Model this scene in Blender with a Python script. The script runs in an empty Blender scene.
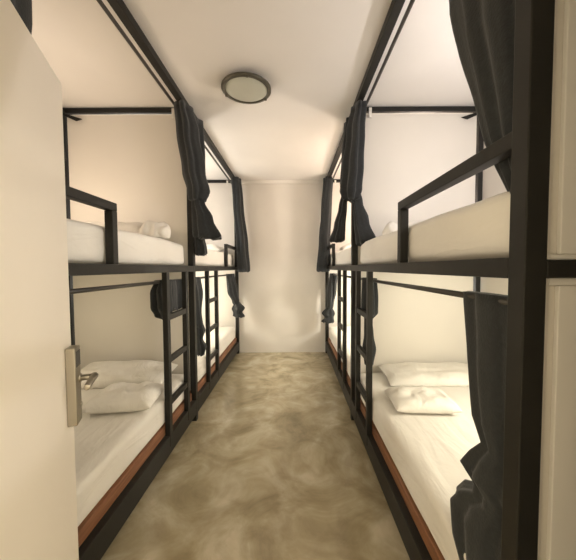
import bpy, bmesh, math, random
from mathutils import Vector, Matrix, noise
PI = math.pi
random.seed(7)
S = bpy.context.scene
COL = S.collection

# ------------------------------------------------------------------ camera, world, lights, exposure
EYE = 1.35
cd = bpy.data.cameras.new('camera'); cam = bpy.data.objects.new('camera', cd); COL.objects.link(cam)
cd.sensor_width = 36; cd.sensor_fit = 'HORIZONTAL'; cd.lens = 36*290/576; cd.clip_start = 0.02
cam.location = (0, 0, EYE)
cam.rotation_euler = (Matrix.Rotation(PI/2 - math.atan(12/290), 3, 'X') @ Matrix.Rotation(math.radians(-.25), 3, 'Z')).to_euler()
cd.shift_x = -5/576
S.camera = cam

w = bpy.data.worlds.new('world'); S.world = w; w.use_nodes = True
bg = w.node_tree.nodes['Background']; bg.inputs[0].default_value = (1.0, .84, .58, 1); bg.inputs[1].default_value = 2.4

def lamp(name, loc, power, color, radius=.03):
    l = bpy.data.lights.new(name, 'POINT'); l.energy = power; l.color = color; l.shadow_soft_size = radius
    o = bpy.data.objects.new(name, l); COL.objects.link(o); o.location = loc
    return o
WARM = (1.0, .895, .77)
RW, LW = 1.52, -1.85
lamp('upper_right_bunk_light', (RW, 1.20, 2.10), 20.5, (1.0, .96, .99), .025)
lamp('upper_left_bunk_light', (LW, 1.85, 1.84), 8.2, (1.0, .81, .63), .05)
lamp('lower_right_bunk_light', (RW, 1.35, 1.00), 17.0, (1.0, .95, .81), .04)
lamp('lower_left_bunk_light', (LW, 1.80, 1.02), 3.0, (1.0, .86, .62), .04)
lamp('far_right_bunk_light', (RW, 3.55, 2.10), 40.0, (1.0, .84, .72), .10)
lamp('far_left_bunk_light', (LW, 3.55, 1.90), 22.0, (1.0, .95, .90), .10)
lamp('far_right_lower_light', (RW, 3.55, 1.14), 45.0, (1.0, .95, .83), .05)
lamp('far_left_lower_light', (LW, 3.55, 1.14), 28.0, (1.0, .95, .83), .05)

S.view_settings.view_transform = 'Standard'; S.view_settings.look = 'None'
S.view_settings.gamma = 1; S.view_settings.use_curve_mapping = False
S.view_settings.exposure = 0.17

# ------------------------------------------------------------------ materials
def mat(name, color, rough=.6, metal=0.0, spec=.5, noise_scale=None, noise_amt=.0, bump=0.0, bump_scale=30, sheen=0):
    m = bpy.data.materials.new(name); m.use_nodes = True
    nt = m.node_tree; b = nt.nodes['Principled BSDF']
    b.inputs['Base Color'].default_value = (*color, 1); b.inputs['Roughness'].default_value = rough
    b.inputs['Metallic'].default_value = metal; b.inputs['Specular IOR Level'].default_value = spec
    if sheen: b.inputs['Sheen Weight'].default_value = sheen
    tc = nt.nodes.new('ShaderNodeTexCoord')
    if noise_scale:
        n = nt.nodes.new('ShaderNodeTexNoise'); n.inputs['Scale'].default_value = noise_scale; n.inputs['Detail'].default_value = 4
        nt.links.new(tc.outputs['Object'], n.inputs['Vector'])
        r = nt.nodes.new('ShaderNodeValToRGB')
        r.color_ramp.elements[0].position = .3; r.color_ramp.elements[1].position = .7
        r.color_ramp.elements[0].color = (*[c*(1-noise_amt) for c in color], 1)
        r.color_ramp.elements[1].color = (*[min(1, c*(1+noise_amt)) for c in color], 1)
        nt.links.new(n.outputs['Fac'], r.inputs['Fac']); nt.links.new(r.outputs['Color'], b.inputs['Base Color'])
    if bump:
        n2 = nt.nodes.new('ShaderNodeTexNoise'); n2.inputs['Scale'].default_value = bump_scale; n2.inputs['Detail'].default_value = 5
        nt.links.new(tc.outputs['Object'], n2.inputs['Vector'])
        bp = nt.nodes.new('ShaderNodeBump'); bp.inputs['Strength'].default_value = bump; bp.inputs['Distance'].default_value = .02
        nt.links.new(n2.outputs['Fac'], bp.inputs['Height']); nt.links.new(bp.outputs['Normal'], b.inputs['Normal'])
    return m

M = {}
M['wall'] = mat('white wall paint', (.74, .70, .64), .75, noise_scale=3, noise_amt=.03, bump=.05, bump_scale=60)
M['ceil'] = mat('white ceiling paint', (.86, .83, .79), .8, noise_scale=2, noise_amt=.02)
M['panel'] = mat('white melamine panel', (.76, .72, .65), .5, noise_scale=2, noise_amt=.02)
M['trim'] = mat('white trim', (.78, .75, .69), .5)
M['door'] = mat('cream door paint', (.92, .85, .74), .45, noise_scale=2, noise_amt=.02)
M['steel'] = mat('black painted steel', (.016, .015, .0125), .5, spec=.3, noise_scale=12, noise_amt=.15)
M['steel_rod'] = mat('dark curtain rod', (.045, .040, .034), .35)
M['curtain'] = mat('charcoal curtain cloth', (.024, .0265, .028), .85, spec=.3, noise_scale=60, noise_amt=.15, bump=.15, bump_scale=140, sheen=.15)
M['sheet'] = mat('white bed sheet', (.80, .77, .71), .85, spec=.2, bump=.35, bump_scale=7)
M['pillow'] = mat('white pillow cotton', (.82, .79, .73), .85, spec=.2, bump=.4, bump_scale=9)
M['chrome'] = mat('brushed nickel', (.42, .39, .33), .34, metal=1.0)
M['lock_dark'] = mat('dark lock slot', (.06, .055, .05), .4)
M['glass'] = mat('frosted lamp glass', (.52, .53, .45), .3, noise_scale=3, noise_amt=.05)
M['rim'] = mat('bronze lamp rim', (.10, .09, .065), .4, metal=.3)

def creases(m, sc, strength):
    nt = m.node_tree; b = nt.nodes['Principled BSDF']
    tc = nt.nodes.new('ShaderNodeTexCoord'); mp = nt.nodes.new('ShaderNodeMapping'); mp.inputs['Scale'].default_value = sc; mp.inputs['Rotation'].default_value = (0, 0, .35)
    n = nt.nodes.new('ShaderNodeTexNoise'); n.inputs['Scale'].default_value = 1; n.inputs['Detail'].default_value = 3; n.inputs['Distortion'].default_value = .8
    r = nt.nodes.new('ShaderNodeValToRGB'); r.color_ramp.elements[0].position = .38; r.color_ramp.elements[1].position = .62
    bp = nt.nodes.new('ShaderNodeBump'); bp.inputs['Strength'].default_value = strength; bp.inputs['Distance'].default_value = .02
    nt.links.new(tc.outputs['Object'], mp.inputs['Vector']); nt.links.new(mp.outputs[0], n.inputs['Vector']); nt.links.new(n.outputs['Fac'], r.inputs['Fac'])
    nt.links.new(r.outputs['Color'], bp.inputs['Height'])
    old = b.inputs['Normal'].links[0].from_socket
    nt.links.new(old, bp.inputs['Normal']); nt.links.new(bp.outputs['Normal'], b.inputs['Normal'])
creases(M['sheet'], (9, 2.2, 9), .2)
creases(M['pillow'], (12, 7, 9), .25)

def wood():
    m = bpy.data.materials.new('reddish plywood edge'); m.use_nodes = True
    nt = m.node_tree; b = nt.nodes['Principled BSDF']; b.inputs['Roughness'].default_value = .5
    tc = nt.nodes.new('ShaderNodeTexCoord'); mp = nt.nodes.new('ShaderNodeMapping'); mp.inputs['Scale'].default_value = (20, 2, 30)
    n = nt.nodes.new('ShaderNodeTexNoise'); n.inputs['Scale'].default_value = 2; n.inputs['Detail'].default_value = 6
    r = nt.nodes.new('ShaderNodeValToRGB')
    r.color_ramp.elements[0].position = .3; r.color_ramp.elements[0].color = (.17, .070, .032, 1)
    r.color_ramp.elements[1].position = .75; r.color_ramp.elements[1].color = (.33, .155, .075, 1)
    nt.links.new(tc.outputs['Object'], mp.inputs['Vector']); nt.links.new(mp.outputs[0], n.inputs['Vector'])
    nt.links.new(n.outputs['Fac'], r.inputs['Fac']); nt.links.new(r.outputs['Color'], b.inputs['Base Color'])
    return m
M['wood'] = wood()

def concrete():
    m = bpy.data.materials.new('polished concrete'); m.use_nodes = True
    nt = m.node_tree; b = nt.nodes['Principled BSDF']
    tc = nt.nodes.new('ShaderNodeTexCoord')
    n1 = nt.nodes.new('ShaderNodeTexNoise'); n1.inputs['Scale'].default_value = 2.3; n1.inputs['Detail'].default_value = 8
    n1.inputs['Roughness'].default_value = .62; n1.inputs['Distortion'].default_value = 1.3
    nt.links.new(tc.outputs['Object'], n1.inputs['Vector'])
    r = nt.nodes.new('ShaderNodeValToRGB'); e = r.color_ramp.elements
    e[0].position = .30; e[0].color = (.255, .212, .134, 1)
    e[1].position = .66; e[1].color = (.54, .48, .36, 1)
    x = e.new(.46); x.color = (.38, .325, .215, 1)
    nt.links.new(n1.outputs['Fac'], r.inputs['Fac'])
    n2 = nt.nodes.new('ShaderNodeTexNoise'); n2.inputs['Scale'].default_value = 5.5; n2.inputs['Detail'].default_value = 7; n2.inputs['Distortion'].default_value = 1.0
    nt.links.new(tc.outputs['Object'], n2.inputs['Vector'])
    r2 = nt.nodes.new('ShaderNodeValToRGB'); r2.color_ramp.elements[0].position = .36; r2.color_ramp.elements[0].color = (.80, .77, .70, 1)
    r2.color_ramp.elements[1].position = .56; r2.color_ramp.elements[1].color = (1.05, 1.04, 1.0, 1)
    nt.links.new(n2.outputs['Fac'], r2.inputs['Fac'])
    mx = nt.nodes.new('ShaderNodeMix'); mx.data_type = 'RGBA'; mx.blend_type = 'MULTIPLY'; mx.inputs[0].default_value = .8
    nt.links.new(r.outputs['Color'], mx.inputs[6]); nt.links.new(r2.outputs['Color'], mx.inputs[7])
    nt.links.new(mx.outputs[2], b.inputs['Base Color'])
    mr = nt.nodes.new('ShaderNodeMapRange'); mr.inputs['To Min'].default_value = .11; mr.inputs['To Max'].default_value = .24
    nt.links.new(n2.outputs['Fac'], mr.inputs['Value']); nt.links.new(mr.outputs[0], b.inputs['Roughness'])
    bp = nt.nodes.new('ShaderNodeBump'); bp.inputs['Strength'].default_value = .06; bp.inputs['Distance'].default_value = .02
    nt.links.new(n1.outputs['Fac'], bp.inputs['Height']); nt.links.new(bp.outputs['Normal'], b.inputs['Normal'])
    return m
M['concrete'] = concrete()

# ------------------------------------------------------------------ helpers
def box(bm, x0, x1, y0, y1, z0, z1):
    xs = sorted((x0, x1)); ys = sorted((y0, y1)); zs = sorted((z0, z1))
    v = [bm.verts.new((x, y, z)) for x in xs for y in ys for z in zs]
    for f in ((0,1,3,2), (4,6,7,5), (0,4,5,1), (2,3,7,6), (0,2,6,4), (1,5,7,3)):
        bm.faces.new([v[i] for i in f])

def tube(bm, p0, p1, r, n=12, r1=None):
    p0 = Vector(p0); p1 = Vector(p1); d = (p1-p0).normalized(); r1 = r if r1 is None else r1
    a = d.orthogonal().normalized(); b = d.cross(a)
    ra = []; rb = []
    for i in range(n):
        t = 2*PI*i/n; o = a*math.cos(t) + b*math.sin(t)
        ra.append(bm.verts.new(p0+o*r)); rb.append(bm.verts.new(p1+o*r1))
    for i in range(n): bm.faces.new((ra[i], ra[(i+1) % n], rb[(i+1) % n], rb[i]))
    bm.faces.new(ra[::-1]); bm.faces.new(rb)

def lathe(bm, prof, n=40):
    rings = []
    for r, z in prof:
        rings.append([bm.verts.new((r*math.cos(2*PI*i/n), r*math.sin(2*PI*i/n), z)) for i in range(n)])
    for a, b in zip(rings, rings[1:]):
        for i in range(n): bm.faces.new((a[i], a[(i+1) % n], b[(i+1) % n], b[i]))
    bm.faces.new(rings[0][::-1]); bm.faces.new(rings[-1])

def obj(name, bm, m, parent=None, bevel=0, smooth=False, subsurf=0):
    bmesh.ops.recalc_face_normals(bm, faces=bm.faces)
    me = bpy.data.meshes.new(name); bm.to_mesh(me); bm.free()
    me.materials.append(m)
    o = bpy.data.objects.new(name, me); COL.objects.link(o)
    if smooth:
        for p in me.polygons: p.use_smooth = True
    if bevel:
        b = o.modifiers.new('bevel', 'BEVEL'); b.width = bevel; b.segments = 2; b.limit_method = 'ANGLE'
    if subsurf:
        s = o.modifiers.new('sub', 'SUBSURF'); s.levels = subsurf; s.render_levels = subsurf
    if parent:
        o.parent = parent; o.matrix_parent_inverse = Matrix.Translation(parent.location).inverted() if not any(parent.rotation_euler) else parent.matrix_basis.inverted()
    return o

def bobj(name, m, boxes, parent=None, bevel=.003):
    bm = bmesh.new()
    for b in boxes: box(bm, *b)
    return obj(name, bm, m, parent, bevel)

def thing(name, label, cat, loc, group=None):
    o = bpy.data.objects.new(name, None); COL.objects.link(o); o.location = loc; o.empty_display_size = .1
    return tag(o, label, cat, group)
def tag(o, label, cat, group=None):
    o['label'] = label; o['category'] = cat
    if group: o['group'] = group
    return o
def struct(o, label=None):
    o['kind'] = 'structure'
    if label: o['label'] = label
    return o

# ------------------------------------------------------------------ the setting
XL, XR = -.858, .511            # aisle faces of the left and right bunks
DEPTH = 1.12                  # bunk depth, aisle to wall
WL, WR = XL-DEPTH-.005, XR+DEPTH+.005
CEIL = 2.72; FAR = 4.60; DY0, DY1 = .20, .30
HX0, HX1 = -.53, .36          # doorway
struct(bobj('floor', M['concrete'], [(WL-.1, WR+.1, -1.6, FAR+.1, -.1, 0)], bevel=0), 'polished olive brown concrete floor with cloudy mottling')
struct(bobj('ceiling', M['ceil'], [(WL-.1, WR+.1, -1.6, FAR+.1, CEIL, CEIL+.1)], bevel=0), 'white ceiling')
struct(bobj('wall_left', M['wall'], [(WL-.1, WL, DY0, FAR+.1, 0, CEIL)], bevel=0), 'white wall behind the left bunks')
struct(bobj('wall_right', M['wall'], [(WR, WR+.1, DY0, FAR+.1, 0, CEIL)], bevel=0), 'white wall behind the right bunks')
struct(bobj('wall_far', M['wall'], [(WL, WR, FAR, FAR+.1, 0, CEIL)], bevel=0), 'bare white wall at the end of the aisle')
struct(bobj('wall_front', M['wall'], [(WL, HX0-.04, DY0, DY1, 0, CEIL), (HX1+.04, WR, DY0, DY1, 0, CEIL), (HX0-.04, HX1+.04, DY0, DY1, 2.06, CEIL)], bevel=0))
struct(bobj('trim_1', M['trim'], [(HX0-.04, HX0-.005, DY0-.02, DY1+.01, 0, 2.06), (HX1, HX1+.04, DY0-.02, DY1+.01, 0, 2.06), (HX0-.005, HX1, DY0-.02, DY1+.01, 2.025, 2.06)]))
struct(bobj('trim_3', M['trim'], [(WL, WR, FAR-.025, FAR, CEIL-.05, CEIL)]))
# white boards that part the near bunks from the far bunks, and the boards closing the near ends
MY0, MY1 = 2.51, 2.56         # the shared middle posts
for sd, a, s in (('left', XL, -1), ('right', XR, 1)):
    struct(bobj('wall_divider_'+sd, M['panel'], [(a+s*.055, a+s*1.06, MY0+.015, MY0+.04, .27, CEIL-.06)], bevel=0), 'white board between the %s bunks' % sd)
# near end of the right bunk: framed white boards above and below the deck
struct(bobj('wall_end_right', M['panel'], [(XR+.051, XR+1.06, .672, .69, 0.02, 1.325), (XR+.051, XR+1.06, .672, .69, 1.365, CEIL-.06)], bevel=0))
bx = XR+.051
struct(bobj('trim_2', M['trim'], [(bx, bx+.016, .655, .672, .02, 1.325), (bx+.016, XR+1.06, .655, .672, 1.308, 1.325),
                                  (bx, bx+.016, .655, .672, 1.366, CEIL-.06), (bx+.016, XR+1.06, .655, .672, 1.366, 1.378),
                                  (bx+.045, XR+1.06, .660, .672, .02, 1.307), (bx+.045, XR+1.06, .660, .672, 1.379, CEIL-.06)], bevel=.002))
struct(bobj('wall_end_left', M['panel'], [(XL-.055, XL-1.06, .672, .69, 0.02, 1.325), (XL-.055, XL-1.06, .672, .69, 1.37, CEIL-.06)], bevel=0))

# door, standing open against the left bunk
ang = math.atan2(.38, .925)
dr = bpy.data.objects.new('door_1', None); COL.objects.link(dr); struct(dr, 'cream door standing open on the left, nickel lever lock near its edge')
FE = Vector((-.812, 1.05, 0)); ud = Vector((.38, -.925, 0)).normalized(); nd = Vector((.925, .38, 0)).normalized()
dr.location = FE
dr.rotation_euler = (0, 0, math.atan2(ud.y, ud.x))   # local +x runs from the free edge to the hinge, local +y = aisle-facing
def dlocal(name, m, boxes, parent=dr, bevel=.002):
    bm = bmesh.new()
    for b in boxes: box(bm, *b)
    bmesh.ops.recalc_face_normals(bm, faces=bm.faces)
    me = bpy.data.meshes.new(name); bm.to_mesh(me); bm.free(); me.materials.append(m)
    o = bpy.data.objects.new(name, me); COL.objects.link(o); o.parent = parent
    b = o.modifiers.new('bevel', 'BEVEL'); b.width = bevel; b.segments = 2
    return o
dlocal('door_panel', M['door'], [(0, .80, -.04, 0, .008, 2.0)])
lk = dlocal('lock_case', M['chrome'], [(.014, .074, 0, .030, .80, 1.075)], bevel=.004)
dlocal('lock_window', M['lock_dark'], [(.022, .066, .029, .032, 1.005, 1.06)], lk, .001)
bm = bmesh.new(); tube(bm, (.026, .027, .955), (.026, .034, .955), .016, 20); tube(bm, (.026, .030, .955), (.026, .074, .955), .0105, 16)
tube(bm, (.014, .072, .955), (.13, .074, .952), .0125, 16, .010); tube(bm, (.026, .028, .86), (.026, .033, .86), .009, 16)
h = obj('lever', bm, M['chrome'], None, .002, True); h.parent = lk

# ------------------------------------------------------------------ ceiling lamp (off)
lp = thing('ceiling_lamp', 'round frosted flush ceiling lamp with thin dark rim, switched off', 'ceiling lamp', (-.338, 2.20, CEIL))
bm = bmesh.new(); lathe(bm, [(.12, -.001), (.13, -.030), (.170, -.036), (.182, -.042), (.182, -.056), (.156, -.060), (.154, -.036), (.12, -.034)], 8*5)
o = obj('lamp_rim', bm, M['rim'], None, 0, True); o.parent = lp
bm = bmesh.new(); lathe(bm, [(.153, -.038), (.153, -.054), (.143, -.060), (.11, -.065), (.06, -.070), (.015, -.072)], 40)
o = obj('lamp_shade', bm, M['glass'], None, 0, True); o.parent = lp
for k in range(3):
    bm = bmesh.new()
    t = math.radians(-80+120*k); c = Vector((.170*math.cos(t), .170*math.sin(t), -.052))
    tube(bm, c, c+Vector((0, 0, -.014)), .012, 10)
    o = obj('clip', bm, M['rim'], None, .002, True); o.parent = lp

# ------------------------------------------------------------------ bunk beds
P = .05
def bunk(a, s, y0, y1, near, label):
    def X(t): return a + s*t
    root = thing('bunk_bed', label, 'bunk bed', (X(.55), (y0+y1)/2, 0), 'black steel bunk beds along the aisle')
    st = M['steel']
    ya = y0 if near else y0            # far bunks butt against the shared middle posts
    ends = [y0, y1-P] if near else [y1-P]
    for y in ends:
        bobj('post', st, [(X(0), X(P), y, y+P, 0, CEIL-.006)], root)
        bobj('post', st, [(X(DEPTH-.045), X(DEPTH-.005), y, y+P, 0, CEIL-.006)], root)
        c = bobj('cross_bar', st, [(X(P), X(DEPTH-.045), y+.005, y+.04, CEIL-.046, CEIL-.006)], root)
        bobj('cross_beam', st, [(X(P), X(DEPTH-.045), y+.0, y+.05, 1.325, 1.365)], root)
        bobj('base_cross_beam', st, [(X(P), X(DEPTH-.045), y+.005, y+.045, .06, .19)], root)
        if near and y > 1 or not near:
            bm = bmesh.new()                 # small dark slanting strip under the bar by the wall
            yy = y-.012
            pts = [(X(DEPTH-.045), CEIL-.056), (X(DEPTH-.20), CEIL-.105), (X(DEPTH-.15), CEIL-.120), (X(DEPTH-.045), CEIL-.075)]
            A = [bm.verts.new((px, yy, pz)) for px, pz in pts]; B = [bm.verts.new((px, yy+.012, pz)) for px, pz in pts]
            bm.faces.new(A); bm.faces.new(B[::-1])
            for i in range(4): bm.faces.new((A[i], A[(i+1) % 4], B[(i+1) % 4], B[i]))
            obj('dark_strip', bm, st, c)
            bobj('white_bracket', M['trim'], [(X(.135), X(.16), y-.010, y+.0045, CEIL-.10, CEIL-.02)], c, .002)
    yi0 = y0+P if near else y0; yi1 = y1-P
    bobj('top_rail', st, [(X(0), X(P), yi0, yi1, CEIL-.056, CEIL-.006)], root)
    bm = bmesh.new(); tube(bm, (X(.082), yi0-.002, CEIL-.062), (X(.082), yi1+.01, CEIL-.062), .011, 12)
    obj('curtain_rod', bm, M['steel_rod'], root, 0, True)
    bobj('wall_rail', st, [(X(DEPTH-.045), X(DEPTH-.01), yi0, yi1, CEIL-.055, CEIL-.015)], root)
    bobj('deck_beam', st, [(X(0), X(P), yi0, yi1, 1.323, 1.373)], root)
    bobj('deck_beam', st, [(X(DEPTH-.045), X(DEPTH-.005), yi0, yi1, 1.323, 1.373)], root)
    bobj('deck_board', M['panel'], [(X(P), X(DEPTH-.045), yi0, yi1, 1.345, 1.363)], root)
    bm = bmesh.new(); tube(bm, (X(.075), yi0-.002, 1.255), (X(.075), yi1+.01, 1.255), .011, 12)
    obj('curtain_rod', bm, M['steel_rod'], root, 0, True)
    bobj('base_rail', st, [(X(0.0), X(.045), yi0, yi1, .06, .19)], root)
    bobj('base_rail', st, [(X(DEPTH-.045), X(DEPTH-.005), yi0, yi1, .06, .19)], root)
    bobj('bed_board', M['wood'], [(X(.036), X(DEPTH-.05), yi0+.001, yi1-.001, .19, .255)], root, .004)
    # guard rail at one end, ladder at the other
    g0, g1 = (yi0, 1.44) if near else (3.82, yi1)
    ge = g1 if near else g0
    gr = bobj('guard_rail', st, [(X(.005), X(.045), g0, g1, 1.63, 1.67)], root)
    bobj('guard_upright', st, [(X(.005), X(.045), *((ge-.04, ge) if near else (ge, ge+.04)), 1.373, 1.63)], gr)
    l0, l1 = (1.965, 2.315) if near else (2.92, 3.27)
    ld = thing('ladder', '', '', (X(.02), (l0+l1)/2, .19)); del ld['label'], ld['category']
    ld.parent = root; ld.matrix_parent_inverse = Matrix.Translation(root.location).inverted()
    for y in (l0, l1):
        q = bobj('stile', st, [(X(-.003), X(.033), y, y+.045, .11, 1.323)], None); q.parent = ld; q.matrix_parent_inverse = Matrix.Translation(ld.location).inverted()
    for z in (.41, .71, 1.01):
        q = bobj('rung', st, [(X(.0), X(.030), l0+.045, l1, z-.02, z+.02)], None); q.parent = ld; q.matrix_parent_inverse = Matrix.Translation(ld.location).inverted()
    return root
bunk(XL, -1, .64, 2.56, True, 'black steel two-tier bunk bed on the left, partly hidden by the open door')
bunk(XR, 1, .64, 2.56, True, 'black steel two-tier bunk bed on the right, its thick post nearest the camera')
bunk(XL, -1, 2.56, 4.58, False, 'black steel two-tier bunk bed at the far left, touching the end wall')
bunk(XR, 1, 2.56, 4.58, False, 'black steel two-tier bunk bed at the far right, touching the end wall')

# ------------------------------------------------------------------ bedding
def softbox(sx, sy, sz, r, nx=22, ny=36, nz=6, wob=.006, seed=0, wsc=4.0):
    """rounded cloth-covered slab, base at z = 0, centred in x and y"""
    bm = bmesh.new()
    bmesh.ops.create_cube(bm, size=1)
    bmesh.ops.subdivide_edges(bm, edges=bm.edges[:], cuts=14, use_grid_fill=True)
    hx, hy, hz = sx/2, sy/2, sz/2
    for v in bm.verts:
        p = Vector((v.co.x*sx, v.co.y*sy, v.co.z*sz))
        def pull(u, h):          # crowd vertices near the edges
            k = u/h; return math.copysign(abs(k)**.6, k)*h if h > .15 else u
        p.x = pull(p.x, hx); p.y = pull(p.y, hy)
        q = Vector((max(-hx+r, min(hx-r, p.x)), max(-hy+r, min(hy-r, p.y)), max(-hz+r, min(hz-r, p.z))))
        d = p-q
        if d.length > 1e-6:
            m_ = max(abs(d.x), abs(d.y), abs(d.z)); p = q + d.normalized()*min(m_, r)
        n = noise.noise(p*wsc+Vector((seed*3.1, seed*1.7, 0)))*wob
        if p.z > -hz+.01: p += Vector((n*.6, n*.6, n))
        p.z = max(-hz, p.z)
        v.co = p+Vector((0, 0, hz))
    return bm
def mattress(side_a, s, y0, y1, z, hgt, label, seed):
    ins = .036 if z < 1 else .052
    sx = 1.05 - ins; cx = side_a + s*(ins+sx/2)
    bm = softbox(sx, y1-y0, hgt, .045, wob=.010, seed=seed, wsc=5)
    o = obj('mattress', bm, M['sheet'], None, 0, True, 1)
    o.location = (cx, (y0+y1)/2, z)
    return tag(o, label, 'mattress', 'white mattresses on the bunks')
for a, s, sd in ((XL, -1, 'left'), (XR, 1, 'right')):
    mattress(a, s, .74, 2.49, .255, .20, 'white sheeted lower mattress of the near %s bunk, by the %s' % (sd, 'open door' if s < 0 else 'thick dark post'), 1+s)
    mattress(a, s, .74, 2.49, 1.373, .195, 'white sheeted upper mattress of the near %s bunk, behind its guard rail' % sd, 4+s)
    mattress(a, s, 2.63, 4.50, .255, .20, 'white lower mattress of the far %s bunk, seen past the ladders' % sd, 7+s)
    mattress(a, s, 2.63, 4.50, 1.373, .195, 'white upper mattress of the far %s bunk, beside the end wall' % sd, 10+s)

def pillow_bm(L, W, H, seed=0, crumple=.022):
    bm = bmesh.new(); n = 26; m_ = 20; g = [[None]*(m_+1) for _ in range(n+1)]; h = [[None]*(m_+1) for _ in range(n+1)]
    for i in range(n+1):
        for j in range(m_+1):
            u = -1+2*i/n; v = -1+2*j/m_
            t = max(0, (1-u**4)*(1-v**4))**.55
            pin = 1 - .06*(1-abs(u)**2)*abs(v)**6 - 0
            x = u*L/2*(1-.05*(1-v*v)**0*abs(u)**4*(1-abs(v)))
            y = v*W/2*pin
            nz = noise.noise(Vector((u*2.6+seed, v*2.1, seed*.7)))*crumple + noise.noise(Vector((u*6+seed, v*5, seed)))*crumple*.45
            zt = H*.62*t + nz*t
            zb = -H*.38*t
            g[i][j] = bm.verts.new((x, y, zt))
            h[i][j] = g[i][j] if i in (0, n) or j in (0, m_) else bm.verts.new((x, y, zb))
    for i in range(n):
        for j in range(m_):
            bm.faces.new((g[i][j], g[i+1][j], g[i+1][j+1], g[i][j+1]))
            q = (h[i][j], h[i][j+1], h[i+1][j+1], h[i+1][j])
            try: bm.faces.new(q)
            except ValueError: pass
    return bm
def pillow(loc, L, W, H, rot, label, seed, group='white pillows on the bunks'):
    o = obj('pillow', pillow_bm(L, W, H, seed), M['pillow'], None, 0, True, 1)
    o.location = loc; o.rotation_euler = rot
    return tag(o, label, 'pillow', group)
TL, TU = .455, 1.568
pillow((-1.36, 2.27, TL+.05), .78, .36, .11, (math.radians(8), 0, 0), 'white pillow at the head of the lower left bed beyond the folded blanket', 1)
pillow((1.13, 2.29, TL+.035), .84, .36, .085, (math.radians(6), 0, 0), 'white pillow at the head of the lower right bed beyond the folded blanket', 2)
pillow((-1.42, 2.26, TU+.055), .72, .36, .13, (math.radians(8), 0, 0), 'white pillow at the head of the upper left bed', 3)
pillow((1.16, 2.27, TU+.055), .72, .36, .13, (math.radians(8), 0, 0), 'white pillow at the head of the upper right bed', 4)
pillow((-1.36, 4.24, TU+.05), .7, .36, .12, (math.radians(6), 0, 0), 'white pillow on the upper bed at the far left', 5)
pillow((1.04, 4.24, TU+.05), .7, .36, .12, (math.radians(6), 0, 0), 'white pillow on the upper bed at the far right', 6)

def bundle(loc, L, W, H, rz, label, seed):
    o = obj('folded_blanket', pillow_bm(L, W, H, seed, .018), M['pillow'], None, 0, True, 1)
    o.location = loc; o.rotation_euler = (0, 0, rz)
    return tag(o, label, 'blanket', 'white folded blankets on the beds')
bundle((-1.10, 1.88, TL+.042), .42, .34, .11, .12, 'white folded blanket lying on the lower left bed in front of the pillow', 3.3)
bundle((.82, 1.84, TL+.036), .40, .30, .09, -.05, 'white folded blanket lying on the lower right bed in front of the pillow', 8.2)

def towel(loc, rz, label, seed, h=.15):
    """loosely rolled towel: a crumpled coil lying on the sheet"""
    bm = bmesh.new(); n = 20; m_ = 28
    rings = []
    for i in range(n+1):
        u = -1+2*i/n; R = (1-abs(u)**5)**.5 if abs(u) < 1 else .02
        R = max(R, .05); ring = []
        for j in range(m_):
            t = 2*PI*j/m_
            rr = R*(1+.30*noise.noise(Vector((u*2.3+seed, math.cos(t)*1.1, math.sin(t)*1.1)))+.10*math.sin(3*t+u*4+seed))
            hump = 1+.35*math.exp(-((u+.45)/.3)**2)
            ring.append(bm.verts.new((u*.105, math.cos(t)*rr*.07, max(-h*.30, math.sin(t)*rr*h*.42*hump)+h*.30)))
        rings.append(ring)
    for A, B in zip(rings, rings[1:]):
        for j in range(m_): bm.faces.new((A[j], A[(j+1) % m_], B[(j+1) % m_], B[j]))
    bm.faces.new(rings[0][::-1]); bm.faces.new(rings[-1])
    o = obj('rolled_towel', bm, M['pillow'], None, 0, True, 1); o.location = loc; o.rotation_euler = (0, 0, rz)
    return tag(o, label, 'towel', 'white rolled towels on the upper beds')
towel((-1.00, 2.13, TU+.002), 0.1, 'small rumpled white towel on the upper left bed', 2.2, .16)
towel((.77, 2.16, TU+.002), 0.3, 'small rumpled white towel on the upper right bed', 5.1, .13)

# ------------------------------------------------------------------ curtains
def drape_bm(rows, folds=7, amp=.25, seed=0, n=84, sub=5, twist=0.0, smooth=True):
    """gathered cloth: a pleated closed section swept down rows of (z, x, y, rx, ry)"""
    R = []
    for i in range(len(rows)-1):
        a, b = rows[i], rows[i+1]
        for k in range(sub):
            t = k/sub; t = t*t*(3-2*t) if smooth else t
            R.append([a[j]+(b[j]-a[j])*(t if j else k/sub) for j in range(5)])
    R.append(list(rows[-1]))
    bm = bmesh.new(); rings = []
    for i, (z, x, y, rx, ry) in enumerate(R):
        ring = []
        for j in range(n):
            t = 2*PI*j/n
            ph = folds*t + seed + .9*math.sin(z*3.1+seed) + twist*z
            f = 1 + amp*math.sin(ph) + amp*.45*math.sin(ph*1.6180+1.3*seed) + .10*noise.noise(Vector((math.cos(t)*1.5+seed, math.sin(t)*1.5, z*6)))
            zz = z
            if i == len(R)-1: zz += .012*math.sin(ph)
            ring.append(bm.verts.new((x+math.cos(t)*rx*f, y+math.sin(t)*ry*(1+(f-1)*.45), zz)))
        rings.append(ring)
    for A, B in zip(rings, rings[1:]):
        for j in range(n): bm.faces.new((A[j], A[(j+1) % n], B[(j+1) % n], B[j]))
    bm.faces.new(rings[0]); bm.faces.new(rings[-1][::-1])
    return bm
GC = 'charcoal curtains hanging from the bunk rods'
def curtain(label, drape, tail=None, folds=5, amp=.22, seed=0, tfolds=5, tamp=.2, twist=0, smooth=True):
    z, x, y = drape[0][:3]
    t = thing('curtain', label, 'curtain', (x, y, min(r[0] for r in drape)), GC)
    obj('drape', drape_bm(drape, folds, amp, seed, twist=twist, smooth=smooth), M['curtain'], t, 0, True)
    if tail: obj('tail', drape_bm(tail, tfolds, tamp, seed+2, twist=twist), M['curtain'], t, 0, True)
    return t
CT = CEIL-.062
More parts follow.
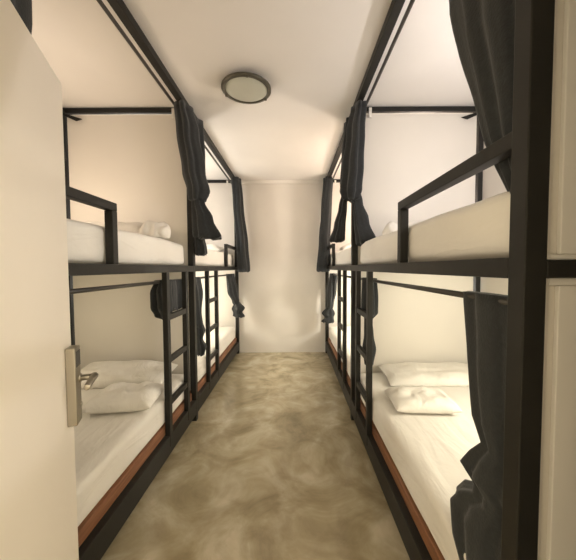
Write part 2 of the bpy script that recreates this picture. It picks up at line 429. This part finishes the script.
# near right, upper: swept back to the thick post
curtain('charcoal curtain swept back to the near right post above the guard rail',
        [(z, .60, (.725+e)/2, rx, (e-.725)/2) for z, e, rx in ((CT, 1.17, .034), (2.39, 1.126, .038), (2.277, 1.108, .042), (2.08, 1.037, .046), (1.927, .972, .046), (1.717, .887, .04), (1.628, .842, .034), (1.506, .772, .022))],
        folds=9, amp=.16, seed=1, smooth=False)
# near right, lower: hangs bunched from the lower rod
curtain('charcoal curtain hanging bunched under the deck at the near right post',
        [(z, .60, (.72+e)/2, rx, (e-.72)/2) for z, e, rx in ((1.268, 1.0, .03), (1.05, .965, .036), (.88, .925, .04), (.82, .875, .04), (.77, .92, .05), (.71, .965, .055), (.68, .90, .045), (.645, .91, .045),
         (.60, .985, .055), (.54, 1.03, .06), (.44, 1.0, .06), (.36, .93, .055), (.30, .90, .05))], folds=7, amp=.16, seed=4, smooth=False)
# near left, upper: only a strip shows over the door
curtain('charcoal curtain at the upper left corner, showing just above the open door',
        [(CT, -.915, .875, .034, .17), (2.2, -.908, .87, .04, .165), (1.8, -.92, .83, .04, .12), (1.45, -.935, .78, .035, .06)], folds=6, amp=.14, seed=6)
# middle left, upper
curtain('charcoal curtain tied up at the middle left post, nearer of the pair',
        [(CT, -.88, 2.41, .06, .10), (2.45, -.85, 2.41, .075, .10), (2.15, -.81, 2.42, .08, .09), (1.98, -.775, 2.42, .08, .09), (1.915, -.785, 2.42, .065, .07), (1.89, -.785, 2.42, .02, .02)],
        [(2.02, -.79, 2.42, .035, .04), (1.90, -.775, 2.42, .045, .05), (1.75, -.735, 2.42, .075, .07), (1.60, -.70, 2.43, .105, .08)], seed=2)
curtain('charcoal curtain tied up at the middle left post, with a low thin tail',
        [(CT+.02, -.87, 2.68, .05, .10), (2.4, -.85, 2.66, .05, .10), (2.1, -.83, 2.60, .05, .08), (1.95, -.80, 2.56, .045, .05)],
        [(2.0, -.82, 2.55, .03, .04), (1.8, -.83, 2.50, .025, .05), (1.47, -.80, 2.53, .05, .05)], seed=3)
# middle right, upper
curtain('charcoal curtain tied up at the middle right post, its tail spreading over the bed',
        [(CT, .545, 2.41, .05, .09), (2.45, .52, 2.41, .06, .10), (2.15, .50, 2.42, .07, .10), (1.98, .485, 2.42, .075, .09), (1.92, .485, 2.42, .06, .06), (1.895, .487, 2.42, .02, .02)],
        [(2.0, .525, 2.44, .03, .03), (1.90, .54, 2.44, .035, .04), (1.75, .57, 2.43, .055, .06), (1.54, .61, 2.40, .08, .08)], seed=5)
curtain('charcoal curtain tied up at the middle right post, its tail spreading into the aisle',
        [(CT+.02, .53, 2.70, .05, .10), (2.4, .505, 2.66, .055, .10), (2.1, .48, 2.60, .055, .09), (1.95, .475, 2.57, .045, .05)],
        [(2.0, .455, 2.56, .025, .03), (1.88, .44, 2.58, .032, .04), (1.72, .415, 2.60, .045, .05), (1.59, .395, 2.62, .06, .06)], seed=7)
# far ends, upper: hang straight, draped over the deck edge
curtain('long charcoal curtain hanging straight beside the end wall on the left',
        [(CT+.02, -.84, 4.38, .065, .12), (2.3, -.815, 4.38, .07, .12), (1.7, -.765, 4.38, .08, .12), (1.30, -.745, 4.38, .085, .12)], seed=8, folds=6, amp=.15)
curtain('long charcoal curtain hanging straight beside the end wall on the right',
        [(CT+.02, .53, 4.38, .065, .12), (2.3, .505, 4.38, .07, .12), (1.7, .475, 4.38, .08, .12), (1.30, .455, 4.38, .09, .12)], seed=9, folds=6, amp=.15)
# lower ones
curtain('charcoal curtain looped up behind the nearest ladder on the left',
        [(1.268, -.94, 2.10, .035, .09), (1.18, -.95, 2.09, .045, .11), (1.08, -.95, 2.10, .05, .11), (1.01, -.95, 2.12, .045, .08), (.975, -.945, 2.14, .02, .04)],
        [(1.262, -.93, 2.26, .03, .11), (1.18, -.935, 2.28, .04, .12), (1.08, -.94, 2.29, .045, .12), (1.03, -.94, 2.30, .04, .09)], seed=10, amp=.3, tamp=.35, folds=4)
curtain('twisted charcoal curtain hanging between the two ladders on the left',
        [(1.268, -.93, 2.74, .035, .13), (1.1, -.925, 2.75, .045, .12), (.92, -.92, 2.77, .03, .06), (.78, -.91, 2.79, .03, .045)],
        [(.84, -.91, 2.79, .025, .035), (.74, -.905, 2.80, .04, .06), (.66, -.91, 2.80, .025, .04), (.58, -.90, 2.81, .045, .065), (.51, -.905, 2.81, .035, .05)], seed=11, twist=5)
curtain('knotted charcoal curtain under the deck by the end wall on the left',
        [(1.268, -.93, 4.30, .045, .16), (1.0, -.90, 4.33, .06, .14), (.84, -.86, 4.36, .045, .08), (.80, -.85, 4.36, .04, .06)],
        [(.83, -.84, 4.36, .04, .06), (.74, -.82, 4.36, .085, .09), (.68, -.83, 4.36, .06, .07), (.62, -.81, 4.36, .08, .08)], seed=12, twist=4)
curtain('charcoal curtain looped up behind the nearest ladder on the right',
        [(1.268, .605, 2.32, .04, .13), (1.1, .61, 2.32, .05, .13), (1.0, .61, 2.32, .05, .12), (.95, .61, 2.32, .03, .07)],
        [(.98, .60, 2.30, .025, .04), (.82, .60, 2.28, .03, .05), (.70, .605, 2.29, .045, .06), (.58, .60, 2.28, .03, .05)], seed=13, twist=4)
curtain('charcoal curtain hanging between the two ladders on the right',
        [(1.268, .60, 2.72, .035, .11), (1.1, .60, 2.72, .045, .11), (.95, .60, 2.72, .04, .08), (.82, .60, 2.72, .04, .06), (.72, .60, 2.72, .045, .06)], seed=14, twist=4)
curtain('knotted charcoal curtain under the deck by the end wall on the right',
        [(1.268, .60, 4.28, .045, .17), (1.0, .575, 4.30, .06, .16), (.80, .56, 4.33, .04, .08), (.72, .55, 4.35, .04, .06)],
        [(.76, .55, 4.35, .04, .06), (.66, .535, 4.36, .085, .09), (.60, .545, 4.36, .06, .07), (.53, .525, 4.36, .085, .09)], seed=15, twist=4)
